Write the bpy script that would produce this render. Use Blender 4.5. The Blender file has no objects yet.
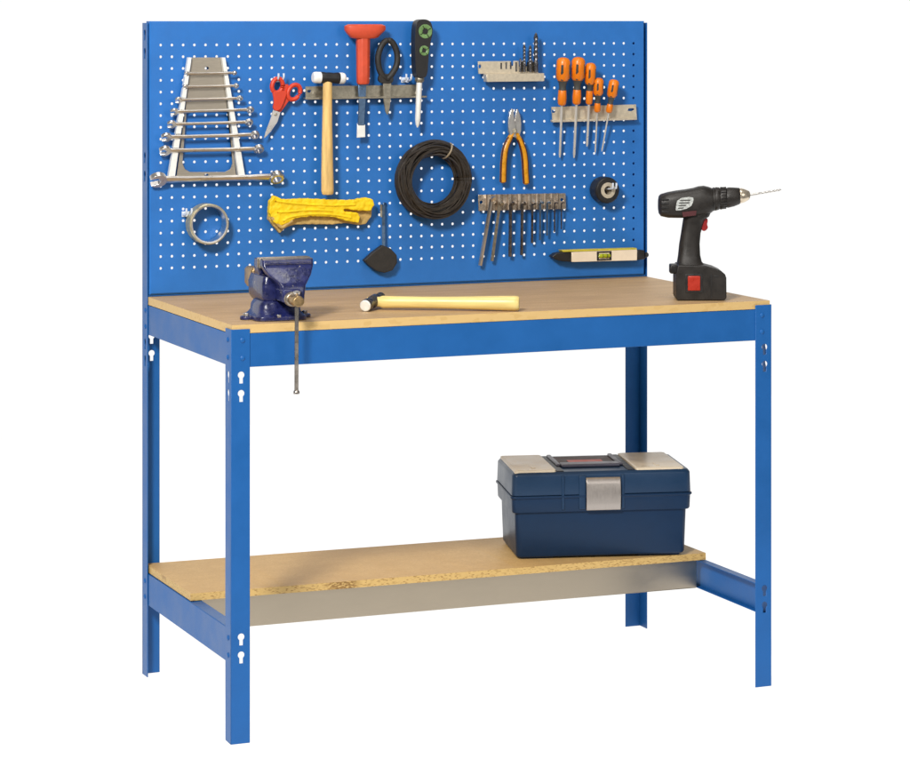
import bpy, bmesh, math, random
from mathutils import Vector, Matrix, noise

random.seed(7)
PI = math.pi
SC = bpy.context.scene
COL = SC.collection
D, W, HP, HL = .6308, 1.2, 1.409, .8105          # bench depth, width, post height, front-leg height
ZT = .819                                        # worktop surface
YP = .588                                        # front face of the pegboard
# ------------------------------------------------------------------ camera numbers
CX, CY, CZ, YAW, F, PX, PY = -1.62655, -5.10037, 1.41716, -.403718, 2728.862, 491.254, 19.179
IW, IH = 910., 759.
_c, _s = math.cos(YAW), math.sin(YAW)

def at(x, y, Y):
    """point of the photograph -> the point of the plane at depth Y"""
    a, b = (x - PX) / F, -(y - PY) / F
    r = Vector((a * _c - _s, a * _s + _c, b))
    return Vector((CX, CY, CZ)) + r * ((Y - CY) / r.y)

def pb(x, y, d=0.0):
    """same, on the plane d metres in front of the pegboard"""
    return at(x, y, YP - d)

# ------------------------------------------------------------------ materials
def rgb(r, g, b):
    def l(v):
        v /= 255.
        return v / 12.92 if v <= .04045 else ((v + .055) / 1.055) ** 2.4
    return (l(r), l(g), l(b), 1)

def mat(name, col, rough=.5, metal=0., var=.12, scale=40., bump=0., bscale=200., rvar=.1, coat=0., stretch=None, spec=.5, ior=1.45):
    m = bpy.data.materials.new(name); m.use_nodes = True
    nt = m.node_tree; N = nt.nodes; L = nt.links
    b = N['Principled BSDF']
    b.inputs['Metallic'].default_value = metal
    b.inputs['Specular IOR Level'].default_value = spec
    if coat: b.inputs['Coat Weight'].default_value = coat
    tc = N.new('ShaderNodeTexCoord'); mp = N.new('ShaderNodeMapping')
    L.new(tc.outputs['Object'], mp.inputs['Vector'])
    if stretch: mp.inputs['Scale'].default_value = stretch
    n = N.new('ShaderNodeTexNoise'); n.inputs['Scale'].default_value = scale; n.inputs['Detail'].default_value = 6; n.inputs['Roughness'].default_value = .65
    L.new(mp.outputs[0], n.inputs['Vector'])
    cr = N.new('ShaderNodeMix'); cr.data_type = 'RGBA'
    c0 = [max(0, v * (1 - var)) for v in col[:3]] + [1]; c1 = [min(1, v * (1 + var)) for v in col[:3]] + [1]
    cr.inputs[6].default_value = c0; cr.inputs[7].default_value = c1
    ct = N.new('ShaderNodeMapRange'); ct.inputs[1].default_value = .3; ct.inputs[2].default_value = .7
    L.new(n.outputs['Fac'], ct.inputs[0]); L.new(ct.outputs[0], cr.inputs[0]); L.new(cr.outputs[2], b.inputs['Base Color'])
    rr = N.new('ShaderNodeMapRange'); rr.inputs[3].default_value = max(.03, rough - rvar); rr.inputs[4].default_value = min(1, rough + rvar)
    L.new(ct.outputs[0], rr.inputs[0]); L.new(rr.outputs[0], b.inputs['Roughness'])
    if bump:
        n2 = N.new('ShaderNodeTexNoise'); n2.inputs['Scale'].default_value = bscale; n2.inputs['Detail'].default_value = 4
        L.new(mp.outputs[0], n2.inputs['Vector'])
        bp = N.new('ShaderNodeBump'); bp.inputs['Strength'].default_value = bump; bp.inputs['Distance'].default_value = .002
        L.new(n2.outputs['Fac'], bp.inputs['Height']); L.new(bp.outputs[0], b.inputs['Normal'])
    return m

def board_mat(name, top, topdark, edge, edgedark, streak, chips):
    m = bpy.data.materials.new(name); m.use_nodes = True
    nt = m.node_tree; N = nt.nodes; L = nt.links; b = N['Principled BSDF']
    b.inputs['Roughness'].default_value = .52; b.inputs['Specular IOR Level'].default_value = .4
    tc = N.new('ShaderNodeTexCoord')
    def noise_n(scale, stretch, detail=6, rough=.6):
        mp = N.new('ShaderNodeMapping'); mp.inputs['Scale'].default_value = stretch
        L.new(tc.outputs['Object'], mp.inputs['Vector'])
        n = N.new('ShaderNodeTexNoise'); n.inputs['Scale'].default_value = scale; n.inputs['Detail'].default_value = detail; n.inputs['Roughness'].default_value = rough
        L.new(mp.outputs[0], n.inputs['Vector']); return n
    def mix(a, bb, fac, mode='MIX'):
        x = N.new('ShaderNodeMix'); x.data_type = 'RGBA'; x.blend_type = mode
        for i, v in ((6, a), (7, bb)):
            if isinstance(v, tuple): x.inputs[i].default_value = v
            else: L.new(v, x.inputs[i])
        if isinstance(fac, float): x.inputs[0].default_value = fac
        else: L.new(fac, x.inputs[0])
        return x.outputs[2]
    def ramp(o, lo, hi):
        r = N.new('ShaderNodeMapRange'); r.inputs[1].default_value = lo; r.inputs[2].default_value = hi; L.new(o, r.inputs[0]); return r.outputs[0]
    ns = noise_n(14, (.35, 3.2, 1) if streak else (1.6, 2.4, 1), 8, .7)
    nf = noise_n(160, (1, 1.5, 1), 3, .6)
    ctop = mix(topdark, top, ramp(ns.outputs['Fac'], .34, .62))
    v = N.new('ShaderNodeTexVoronoi'); v.inputs['Scale'].default_value = chips
    mpv = N.new('ShaderNodeMapping'); mpv.inputs['Scale'].default_value = (.5, 1, 1.4); L.new(tc.outputs['Object'], mpv.inputs['Vector']); L.new(mpv.outputs[0], v.inputs['Vector'])
    sep = N.new('ShaderNodeSeparateColor'); L.new(v.outputs['Color'], sep.inputs[0])
    ctop = mix(ctop, mix(topdark, top, sep.outputs[0]), .22 if streak else .45)
    ng = noise_n(420, (.6, 1.3, 1), 2, .5); ctop = mix(ctop, topdark, ramp(ng.outputs['Fac'], .47, .66)); nb = noise_n(3.2, (.8, 1.6, 1), 5, .6); ctop = mix(ctop, topdark, ramp(nb.outputs['Fac'], .50, .80))
    ced = mix(edgedark, edge, ramp(sep.outputs[1], .0, .3 if not streak else .25))
    nd = noise_n(9, (1, 1, 1), 3)
    ced = mix(ced, edgedark, ramp(nd.outputs['Fac'], .66, .72)) if not streak else ced
    if not streak:      # one darker chipped stretch of the sawn front edge
        so = N.new('ShaderNodeSeparateXYZ'); L.new(tc.outputs['Object'], so.inputs[0])
        d = N.new('ShaderNodeMath'); d.operation = 'SUBTRACT'; d.inputs[1].default_value = .335; L.new(so.outputs[0], d.inputs[0])
        ab = N.new('ShaderNodeMath'); ab.operation = 'ABSOLUTE'; L.new(d.outputs[0], ab.inputs[0])
        mu = N.new('ShaderNodeMath'); mu.operation = 'MULTIPLY'; L.new(ramp(ab.outputs[0], .045, .022), mu.inputs[0]); L.new(ramp(sep.outputs[2], .1, .5), mu.inputs[1])
        ced = mix(ced, rgb(140, 106, 58), mu.outputs[0])
    g = N.new('ShaderNodeNewGeometry'); sx = N.new('ShaderNodeSeparateXYZ'); L.new(g.outputs['Normal'], sx.inputs[0])
    L.new(mix(ced, ctop, ramp(sx.outputs[2], .5, .8)), b.inputs['Base Color'])
    bp = N.new('ShaderNodeBump'); bp.inputs['Strength'].default_value = .25; bp.inputs['Distance'].default_value = .002
    L.new(nf.outputs['Fac'], bp.inputs['Height']); L.new(bp.outputs[0], b.inputs['Normal'])
    return m

M = dict(
    blue=mat('blue_powder_coat', (.008, .104, .345, 1), .42, var=.11, scale=7, spec=.34, bump=.12, bscale=1100),
    panel=mat('pegboard_powder_coat', (.018, .146, .47, 1), .46, var=.08, scale=12, spec=.4, bump=.08, bscale=700),
    galv=mat('galvanised_sheet', (.46, .395, .305, 1), .36, 1, var=.05, scale=14, stretch=(.6, 1, 1.5), rvar=.06),
    steel=mat('chromed_steel', (.70, .67, .63, 1), .30, 1, var=.06, scale=40, rvar=.05),
    shaft=mat('bright_shaft_steel', (.66, .64, .60, 1), .35, .45, var=.06, scale=60),
    alu=mat('brushed_aluminium', (.40, .355, .29, 1), .48, .8, var=.1, scale=60, stretch=(1, 1, 8)),
    aluwhite=mat('pale_aluminium_lip', (.84, .84, .80, 1), .4, .25, var=.08, scale=90),
    rail=mat('worn_steel_rail', (.33, .30, .235, 1), .42, .85, var=.3, scale=110),
    beigerail=mat('pale_steel_rail', (.64, .56, .43, 1), .48, .55, var=.14, scale=120),
    bronze=mat('brown_metal_rail', (.58, .48, .38, 1), .30, .9, var=.2, scale=90),
    dark=mat('dark_tool_steel', (.14, .135, .14, 1), .28, .85, var=.3, scale=90),
    bluesteel=mat('blued_steel', (.10, .17, .28, 1), .35, .7, var=.25, scale=120),
    black=mat('black_plastic', (.012, .011, .011, 1), .45, var=.3, scale=60, bump=.1, bscale=600),
    drillblack=mat('charcoal_plastic', (.0130, .0100, .0078, 1), .46, var=.35, scale=45, bump=.15, bscale=700),
    rubber=mat('black_rubber', (.018, .016, .014, 1), .6, var=.3, scale=60, bump=.2, bscale=400),
    cable=mat('black_cable', (.028, .021, .015, 1), .42, var=.4, scale=60),
    tie=mat('tan_cable_tie', (.30, .24, .16, 1), .5),
    red=mat('red_plastic', rgb(200, 58, 30), .4, var=.08, scale=30),
    redgrip=mat('red_grip', rgb(202, 74, 44), .5, var=.1, scale=60, bump=.15, bscale=300),
    trigger=mat('red_trigger', rgb(146, 26, 26), .4),
    orangered=mat('orange_red_button', rgb(176, 46, 28), .35, var=.12, scale=90),
    orange=mat('orange_plastic', rgb(224, 120, 8), .35, var=.1, scale=40),
    greygrip=mat('grey_grip', (.055, .055, .05, 1), .55, var=.2),
    green=mat('green_plastic', rgb(104, 138, 82), .4, var=.2, scale=120),
    white=mat('white_plastic', (.80, .79, .76, 1), .4, var=.04),
    hook=mat('white_coated_wire', (.62, .68, .78, 1), .35, var=.05),
    ash=mat('ash_wood', rgb(222, 184, 116), .42, var=.26, scale=22, stretch=(6, 6, .6)),
    lacq=mat('pale_lacquered_wood', rgb(226, 202, 128), .38, var=.15, scale=18, stretch=(.5, 6, 6)),
    yellow=mat('yellow_leather', rgb(236, 198, 8), .6, var=.14, scale=45, bump=.5, bscale=110),
    beige=mat('beige_leather', rgb(190, 160, 96), .7, var=.25, scale=60, bump=.6, bscale=130),
    plyel=mat('amber_grip', rgb(205, 140, 18), .3, var=.2, scale=80),
    plred=mat('maroon_grip', rgb(70, 26, 12), .4),
    gold=mat('gold_tone_metal', (.56, .50, .33, 1), .35, .7, var=.2, scale=100),
    cream=mat('cream_painted_metal', rgb(230, 214, 190), .45, var=.06),
    lime=mat('yellow_edge', rgb(196, 182, 60), .4),
    vial=mat('yellow_green_vial', rgb(160, 168, 30), .15, var=.3, scale=300),
    navy=mat('navy_enamel', (.010, .014, .082, 1), .30, var=.5, scale=70, bump=.35, bscale=130, coat=.25),
    brass=mat('worn_brass', (.40, .27, .13, 1), .38, .9, var=.3, scale=120),
    jawmetal=mat('worn_jaw_steel', (.36, .31, .25, 1), .4, .9, var=.3, scale=150),
    rod=mat('steel_rod', (.46, .41, .36, 1), .32, 1, var=.12, scale=60),
    boxblue=mat('navy_plastic', (.006, .026, .070, 1), .36, rvar=.05, spec=.24, var=.06, scale=20, bump=.12, bscale=700),
    boxblue2=mat('navy_plastic_lid', (.008, .034, .085, 1), .34, rvar=.05, spec=.4, var=.06, scale=20, bump=.12, bscale=700),
    boxgrey=mat('smoky_beige_plastic', rgb(212, 198, 174), .35, var=.07, scale=25),
    boxslate=mat('slate_plastic', rgb(92, 92, 108), .4),
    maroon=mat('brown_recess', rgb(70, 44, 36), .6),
    latch=mat('satin_latch', (.42, .38, .35, 1), .36, .75, var=.06, scale=60, stretch=(8, 1, 1)),
    label=mat('silver_label', (.55, .57, .55, 1), .4, .3, var=.45, scale=260),
    screwgold=mat('chuck_metal', (.72, .62, .48, 1), .3, .9, var=.2, scale=120),
    worktop=board_mat('worktop_board', rgb(206, 173, 127), rgb(176, 143, 101), rgb(212, 178, 118), rgb(204, 168, 106), True, 110),
    shelf=board_mat('chipboard', rgb(220, 184, 124), rgb(200, 162, 104), rgb(206, 172, 108), rgb(158, 122, 70), False, 420),
)

def wear(m, col, scale, lo, hi):
    nt = m.node_tree; N = nt.nodes; L = nt.links; b = N['Principled BSDF']
    src = b.inputs['Base Color'].links[0].from_socket
    tc = N.new('ShaderNodeTexCoord'); n = N.new('ShaderNodeTexNoise'); n.inputs['Scale'].default_value = scale; n.inputs['Detail'].default_value = 5; n.inputs['Roughness'].default_value = .7
    L.new(tc.outputs['Object'], n.inputs['Vector'])
    r = N.new('ShaderNodeMapRange'); r.inputs[1].default_value = lo; r.inputs[2].default_value = hi; L.new(n.outputs['Fac'], r.inputs[0])
    bv = N.new('ShaderNodeBevel'); bv.inputs['Radius'].default_value = .0022; bv.samples = 6
    g = N.new('ShaderNodeNewGeometry'); dt = N.new('ShaderNodeVectorMath'); dt.operation = 'DOT_PRODUCT'
    L.new(bv.outputs[0], dt.inputs[0]); L.new(g.outputs['Normal'], dt.inputs[1])
    e = N.new('ShaderNodeMapRange'); e.inputs[1].default_value = .985; e.inputs[2].default_value = .90; L.new(dt.outputs['Value'], e.inputs[0])
    mu = N.new('ShaderNodeMath'); mu.operation = 'MULTIPLY'; L.new(e.outputs[0], mu.inputs[0])
    r2 = N.new('ShaderNodeMapRange'); r2.inputs[1].default_value = .42; r2.inputs[2].default_value = .55; L.new(n.outputs['Fac'], r2.inputs[0]); L.new(r2.outputs[0], mu.inputs[1])
    mx = N.new('ShaderNodeMath'); mx.operation = 'MAXIMUM'; L.new(r.outputs[0], mx.inputs[0]); L.new(mu.outputs[0], mx.inputs[1])
    c = N.new('ShaderNodeMix'); c.data_type = 'RGBA'; c.inputs[7].default_value = col; L.new(src, c.inputs[6]); L.new(mx.outputs[0], c.inputs[0]); L.new(c.outputs[2], b.inputs['Base Color'])
wear(M['navy'], (.42, .37, .27, 1), 55, .66, .72)

# ------------------------------------------------------------------ object helpers
ORG = {}
def tag(o, label, cat, group=None):
    o['label'] = label; o['category'] = cat
    if group: o['group'] = group
    return o

def thing(name, label, cat, loc=(0, 0, 0), rot=(0, 0, 0), group=None, world=False):
    o = bpy.data.objects.new(name, None); COL.objects.link(o)
    o.empty_display_size = .02
    o.location = loc; o.rotation_euler = rot
    if world: ORG[o] = Vector(loc)
    return tag(o, label, cat, group)

def obj(name, bm, m, parent=None, smooth=True, bevel=0., seg=2, angle=35, label=None, mods=()):
    bmesh.ops.remove_doubles(bm, verts=bm.verts, dist=1e-6)
    bmesh.ops.recalc_face_normals(bm, faces=bm.faces)
    if parent in ORG:
        bmesh.ops.translate(bm, verts=bm.verts, vec=-ORG[parent])
    me = bpy.data.meshes.new(name); bm.to_mesh(me); bm.free()
    o = bpy.data.objects.new(name, me); COL.objects.link(o)
    if isinstance(m, (list, tuple)):
        for q in m: me.materials.append(q)
    else: me.materials.append(m)
    if parent: o.parent = parent
    if parent in ORG: ORG[o] = ORG[parent]
    for k, v in mods:
        md = o.modifiers.new(k, k)
        for a, b in v.items(): setattr(md, a, b)
    if bevel:
        md = o.modifiers.new('bevel', 'BEVEL'); md.width = bevel; md.segments = seg; md.limit_method = 'ANGLE'; md.angle_limit = math.radians(angle)
    if smooth:
        for p in me.polygons: p.use_smooth = True
        try:
            me.set_sharp_from_angle(angle=math.radians(38))
        except Exception: pass
    if label: o['label'] = label
    return o

def B(): return bmesh.new()

def box(bm, x0, x1, y0, y1, z0, z1, mtx=None, mi=0):
    vs = [bm.verts.new((x, y, z)) for z in (z0, z1) for y in (y0, y1) for x in (x0, x1)]
    if mtx:
        for v in vs: v.co = mtx @ v.co
    for q in ((0, 2, 3, 1), (4, 5, 7, 6), (0, 1, 5, 4), (2, 6, 7, 3), (0, 4, 6, 2), (1, 3, 7, 5)):
        bm.faces.new([vs[i] for i in q]).material_index = mi
    return bm

def loft(bm, rings, closed_ends=True, mi=0):
    R = [[bm.verts.new(p) for p in r] for r in rings]
    n = len(R[0])
    for a, b in zip(R, R[1:]):
        for i in range(n):
            bm.faces.new((a[i], a[(i + 1) % n], b[(i + 1) % n], b[i])).material_index = mi
    if closed_ends:
        bm.faces.new(R[0][::-1]).material_index = mi; bm.faces.new(R[-1]).material_index = mi
    return bm

def frame_of(t):
    t = t.normalized()
    up = Vector((0, 0, 1)) if abs(t.z) < .9 else Vector((0, 1, 0))
    u = t.cross(up).normalized(); v = u.cross(t).normalized()
    return u, v

def tube(bm, pts, r, n=10, closed=False, mi=0):
    pts = [Vector(p) for p in pts]
    rs = r if isinstance(r, (list, tuple)) else [r] * len(pts)
    rings = []
    m = len(pts)
    pu = None
    for i, p in enumerate(pts):
        if closed: t = pts[(i + 1) % m] - pts[i - 1]
        else: t = pts[min(i + 1, m - 1)] - pts[max(i - 1, 0)]
        t.normalize()
        if pu is None: u, v = frame_of(t)
        else:
            u = (pu - t * pu.dot(t)).normalized(); v = t.cross(u)
        pu = u
        rings.append([p + (u * math.cos(2 * PI * k / n) + v * math.sin(2 * PI * k / n)) * rs[i] for k in range(n)])
    if closed:
        R = [[bm.verts.new(q) for q in g] for g in rings]
        for i in range(m):
            a, b = R[i], R[(i + 1) % m]
            for k in range(n):
                bm.faces.new((a[k], a[(k + 1) % n], b[(k + 1) % n], b[k])).material_index = mi
    else: loft(bm, rings, True, mi)
    return bm

def lathe(bm, A, Bp, prof, n=20, mi=0, ex=None):
    """turned body on the axis A -> Bp, prof = (fraction along, radius)"""
    A, Bp = Vector(A), Vector(Bp); t = Bp - A
    u, v = frame_of(t)
    loft(bm, [[A + t * f + (u * math.cos(2 * PI * k / n) + v * math.sin(2 * PI * k / n)) * max(r, 1e-5) for k in range(n)] for f, r in prof], True, mi)
    return bm

def ringbody(bm, c, axis, prof, n=48, mi=0):
    """closed ring turned about an axis: prof = closed loop of (along, radius)"""
    c = Vector(c); t = Vector(axis).normalized(); u, v = frame_of(t)
    R = [[bm.verts.new(c + t * a + (u * math.cos(2 * PI * k / n) + v * math.sin(2 * PI * k / n)) * r) for a, r in prof] for k in range(n)]
    m = len(prof)
    for k in range(n):
        a, b = R[k], R[(k + 1) % n]
        for i in range(m):
            bm.faces.new((a[i], a[(i + 1) % m], b[(i + 1) % m], b[i])).material_index = mi
    return bm

def plate(bm, outer, holes, depth, mi=0):
    """flat sheet: loops of 3-D points, filled with the holes left open, extruded by the vector depth"""
    es = []; loops = []
    for lp in [outer] + list(holes):
        vs = [bm.verts.new(p) for p in lp]; loops.append(vs)
        es += [bm.edges.new((vs[i], vs[(i + 1) % len(vs)])) for i in range(len(vs))]
    r = bmesh.ops.triangle_fill(bm, use_beauty=True, use_dissolve=False, edges=es)
    fs = [g for g in r['geom'] if isinstance(g, bmesh.types.BMFace)]
    dv = Vector(depth); mp = {}
    for vs in loops:
        for v in vs: mp[v] = bm.verts.new(v.co + dv)
    for f in fs:
        f.material_index = mi
        bm.faces.new([mp[v] for v in reversed(f.verts)]).material_index = mi
    for vs in loops:
        for i in range(len(vs)):
            a, b = vs[i], vs[(i + 1) % len(vs)]
            bm.faces.new((a, b, mp[b], mp[a])).material_index = mi
    return bm

def smooth_loop(pts, it=1):
    for _ in range(it):
        q = []
        for i in range(len(pts)):
            a, b = pts[i], pts[(i + 1) % len(pts)]
            q.append((a[0] * .75 + b[0] * .25, a[1] * .75 + b[1] * .25)); q.append((a[0] * .25 + b[0] * .75, a[1] * .25 + b[1] * .75))
        pts = q
    return pts

def flat(bm, outline, d_front, thick, holes=(), it=0, mi=0):
    """outline on the pegboard (photo points), front face d_front proud of it, thick metres deep"""
    o = smooth_loop(outline, it) if it else outline
    return plate(bm, [pb(x, y, d_front) for x, y in o], [[pb(x, y, d_front) for x, y in h] for h in holes], (0, thick, 0), mi)

def bar(bm, x0, y0, x1, y1, d_front, thick, mi=0):
    return flat(bm, [(x0, y0), (x1, y0), (x1, y1), (x0, y1)], d_front, thick, mi=mi)

def circ(cx, cy, rx, ry, n=24, a0=0, a1=2 * PI, closed=True):
    return [(cx + rx * math.cos(a0 + (a1 - a0) * k / (n if closed else n - 1)), cy + ry * math.sin(a0 + (a1 - a0) * k / (n if closed else n - 1))) for k in range(n)]

def spline(pts, k=6):
    P = [Vector(p) for p in pts]; out = []
    for i in range(len(P) - 1):
        p0, p1, p2, p3 = P[max(i - 1, 0)], P[i], P[i + 1], P[min(i + 2, len(P) - 1)]
        for j in range(k):
            t = j / k
            out.append(.5 * ((2 * p1) + (p2 - p0) * t + (2 * p0 - 5 * p1 + 4 * p2 - p3) * t * t + (3 * p1 - p0 - 3 * p2 + p3) * t ** 3))
    out.append(P[-1]); return out

# ================================================================== WORKBENCH
bench = thing('workbench', 'blue steel workbench with tall pegboard back, board worktop and narrow lower shelf', 'workbench', (0, 0, 0))

def keyhole(cu, cv, r=.0068, w=.0036, drop=.0135):
    a0 = math.asin(w / r)
    pts = []
    n = 12
    for k in range(n + 1):
        a = -PI / 2 + a0 + (2 * PI - 2 * a0) * k / n
        pts.append((cu + r * math.cos(a), cv + r * math.sin(a) + .003))
    pts += [(cu - w, cv - drop + .003), (cu + w, cv - drop + .003)] if False else [(cu - w, cv - drop), (cu + w, cv - drop)]
    return pts

FL_W, TH = .0385, .002
def leg(x, y, sx, sy, h, fholes, sholes, rf=(), rs=()):
    """angle-section post: corner at (x,y), flanges running in +-x (face) and +-y (side)"""
    bm = B()
    face = [(x, y, 0), (x + sx * FL_W, y, 0), (x + sx * FL_W, y, h), (x, y, h)]
    hs = [[(x + sx * u, y, v) for u, v in keyhole(cu, cv)] for cu, cv in fholes]
    plate(bm, face, hs, (0, sy * TH, 0))
    side = [(x, y + sy * TH, 0), (x, y + sy * FL_W, 0), (x, y + sy * FL_W, h), (x, y + sy * TH, h)]
    hs = [[(x, y + sy * u, v) for u, v in keyhole(cu, cv)] for cu, cv in sholes]
    plate(bm, side, hs, (sx * TH, 0, 0))
    l = obj('leg', bm, M['blue'], bench, bevel=.0006, seg=1)
    for cu, cv in rf:
        r = B(); lathe(r, (x + sx * cu, y + sy * .0005, cv), (x + sx * cu, y - sy * .0028, cv), [(0, .0052), (.5, .005), (.85, .0035), (1, .001)], 14)
        obj('rivet', r, M['blue'], l)
    for cu, cv in rs:
        r = B(); lathe(r, (x + sx * .0005, y + sy * cu, cv), (x - sx * .0028, y + sy * cu, cv), [(0, .0052), (.5, .005), (.85, .0035), (1, .001)], 14)
        obj('rivet', r, M['blue'], l)
    return l
k4 = [(.0205, .718), (.0205, .682), (.0205, .2057), (.0205, .1705)]
k2 = [(.0205, .718), (.0205, .682)]
rv = [(.023, .789), (.023, .754)]
leg(0, 0, 1, 1, HL, k4, k2, rv, rv + [(.02, .205), (.02, .171)])
leg(W, 0, -1, 1, HL, [(.0165, .718), (.0165, .682), (.0165, .2057), (.0165, .1705)], k2, rv)
post_s = k2 + [(.0185, z) for z in (1.385, 1.345, 1.12, 1.08)]
leg(0, D, 1, -1, HP, [(.0205, .727), (.0205, .69)], post_s, (), rv + [(.02, .205), (.02, .171)])
leg(W, D, -1, -1, HP, k2, k2)

def beam_x(name, y, sy, z0, z1, x0, x1, m, lip=.03):
    bm = B(); t = .0016
    box(bm, x0, x1, min(y, y + sy * t), max(y, y + sy * t), z0, z1)
    ya, yb = y + sy * t, y + sy * lip
    box(bm, x0 + .001, x1 - .001, min(ya, yb), max(ya, yb), z1 - t, z1)
    yb = y + sy * .016
    box(bm, x0 + .001, x1 - .001, min(ya, yb), max(ya, yb), z0, z0 + t)
    return obj(name, bm, m, bench, bevel=.0009)
def beam_y(name, x, sx, z0, z1, y0, y1, m, lip=.028):
    bm = B(); t = .0016
    box(bm, min(x, x + sx * t), max(x, x + sx * t), y0, y1, z0, z1)
    xa, xb = x + sx * t, x + sx * lip
    box(bm, min(xa, xb), max(xa, xb), y0 + .001, y1 - .001, z1 - t, z1)
    xb = x + sx * .016
    box(bm, min(xa, xb), max(xa, xb), y0 + .001, y1 - .001, z0, z0 + t)
    return obj(name, bm, m, bench, bevel=.0009)
ZB0, ZB1 = .7355, .8013
beam_x('front_beam', .0024, 1, ZB0, ZB1, .0046, W - .0046, M['blue'])
beam_x('back_beam', D - .0024, -1, ZB0, ZB1, .0046, W - .0046, M['blue'])
beam_y('side_beam', .0024, 1, ZB0 + .002, ZB1 - .0005, .0060, D - .0060, M['blue'])
beam_y('side_beam', W - .0024, -1, ZB0 + .002, ZB1 - .0005, .0060, D - .0060, M['blue'])
beam_y('shelf_side_beam', .0024, 1, .155, .2222, .0060, D - .0060, M['blue'])
beam_y('shelf_side_beam', W - .0024, -1, .1510, .2145, .0060, D - .0060, M['blue'], .02)
# worktop and shelf boards: subdivided so their sawn edges can be slightly uneven
def board(name, x0, x1, y0, y1, zf, th, m, rough_front):
    bm = B(); nx = 240
    rows = []
    for i in range(nx + 1):
        x = x0 + (x1 - x0) * i / nx
        z = zf(x)
        j1 = rough_front * noise.noise((x * 60, 3.1, 0)) * (1.5 if noise.noise((x * 7, 9, 1)) > .1 else .6)
        j2 = rough_front * noise.noise((x * 75, 7.7, 0))
        yf = y0 + abs(j1) * .8
        rows.append([(x, yf, z), (x, y0 + abs(j2) * .5, z + th * .5), (x, yf + abs(j2), z + th - abs(j1) * .5),
                     (x, y0 + .004, z + th), (x, y1, z + th), (x, y1, z)])
    loft(bm, rows)
    return obj(name, bm, m, bench, bevel=0)
board('worktop', .0026, W - .0026, .0028, D - .0028, lambda x: .8022, ZT - .8022, M['worktop'], .0004)
shelf_z = lambda x: .2240 - .0078 * x / W
board('lower_shelf', .0052, W - .0058, .2885, D - .0060, shelf_z, .0150, M['shelf'], .0022)
bm = B()
for x0, x1 in ((.031, W - .024),):
    for (ya, yb, za, zb) in ((.2990, .3006, .1585, .2222), (.3006, .326, .2205, .2222), (.3006, .316, .1585, .1601)):
        vs = [(x0, ya, za), (x1, ya, za - .004), (x1, yb, za - .004), (x0, yb, za), (x0, ya, zb), (x1, ya, zb - .0075), (x1, yb, zb - .0075), (x0, yb, zb)]
        v = [bm.verts.new(p) for p in vs]
        for q in ((0, 1, 2, 3), (7, 6, 5, 4), (0, 4, 5, 1), (1, 5, 6, 2), (2, 6, 7, 3), (3, 7, 4, 0)): bm.faces.new([v[i] for i in q])
obj('shelf_beam', bm, M['galv'], bench, bevel=.0006)
beam_x('shelf_back_beam', D - .0085, -1, .152, .2140, .040, W - .040, M['blue'])

# pegboard: a shallow tray of sheet steel with real holes
def pegboard():
    bm = B()
    X0, X1, Z0, Z1 = .0042, 1.1905, .8238, 1.4128
    nx, nz, px, pz, hx, hz, r = 46, 20, .02519, .02533, .0287, .8800, .0031
    ch, dp, t = .0030, .026, .0012
    V = {}
    def v(x, y, z):
        k = (round(x, 5), round(y, 5), round(z, 5))
        if k not in V: V[k] = bm.verts.new((x, y, z))
        return V[k]
    yf, yb = YP, YP + t
    gx = [hx + i * px for i in range(nx)]; gz = [hz + j * pz for j in range(nz)]
    dirs = [(1, 0), (1, 1), (0, 1), (-1, 1), (-1, 0), (-1, -1), (0, -1), (1, -1)]
    for x in gx:
        for z in gz:
            so = [(x + a * px / 2, z + b * pz / 2) for a, b in dirs]
            si = [(x + r * math.cos(k * PI / 4), z + r * math.sin(k * PI / 4)) for k in range(8)]
            for k in range(8):
                k2 = (k + 1) % 8
                bm.faces.new((v(so[k][0], yf, so[k][1]), v(so[k2][0], yf, so[k2][1]), v(si[k2][0], yf, si[k2][1]), v(si[k][0], yf, si[k][1])))
                bm.faces.new((v(so[k2][0], yb, so[k2][1]), v(so[k][0], yb, so[k][1]), v(si[k][0], yb, si[k][1]), v(si[k2][0], yb, si[k2][1])))
                bm.faces.new((v(si[k][0], yf, si[k][1]), v(si[k2][0], yf, si[k2][1]), v(si[k2][0], yb, si[k2][1]), v(si[k][0], yb, si[k][1])))
    ax, bx, az, bz = hx - px / 2, hx + (nx - .5) * px, hz - pz / 2, hz + (nz - .5) * pz
    def q(a, b, c, d, y): bm.faces.new([bm.verts.new((p[0], y, p[1])) for p in (a, b, c, d)])
    I = [(X0 + ch, Z0 + ch), (X1 - ch, Z0 + ch), (X1 - ch, Z1 - ch), (X0 + ch, Z1 - ch)]
    O = [(X0, Z0), (X1, Z0), (X1, Z1), (X0, Z1)]
    G = [(ax, az), (bx, az), (bx, bz), (ax, bz)]
    for k in range(4):
        k2 = (k + 1) % 4
        q(I[k], I[k2], G[k2], G[k], yf); q(I[k2], I[k], G[k], G[k2], yb)
        L = [(I[k], yf), (I[k2], yf), (O[k2], yf + ch), (O[k], yf + ch)]
        bm.faces.new([bm.verts.new((p[0], y, p[1])) for p, y in L])
        L = [(O[k], yf + ch), (O[k2], yf + ch), (O[k2], yf + dp), (O[k], yf + dp)]
        bm.faces.new([bm.verts.new((p[0], y, p[1])) for p, y in L])
    return obj('pegboard', bm, M['panel'], bench, smooth=False)
pegboard()
bm = B(); box(bm, .004, W - .004, YP + .006, YP + .016, .8195, .8232); box(bm, .004, W - .004, YP + .0165, YP + .0185, .8195, .842)
obj('pegboard_rail', bm, M['blue'], bench)

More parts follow.
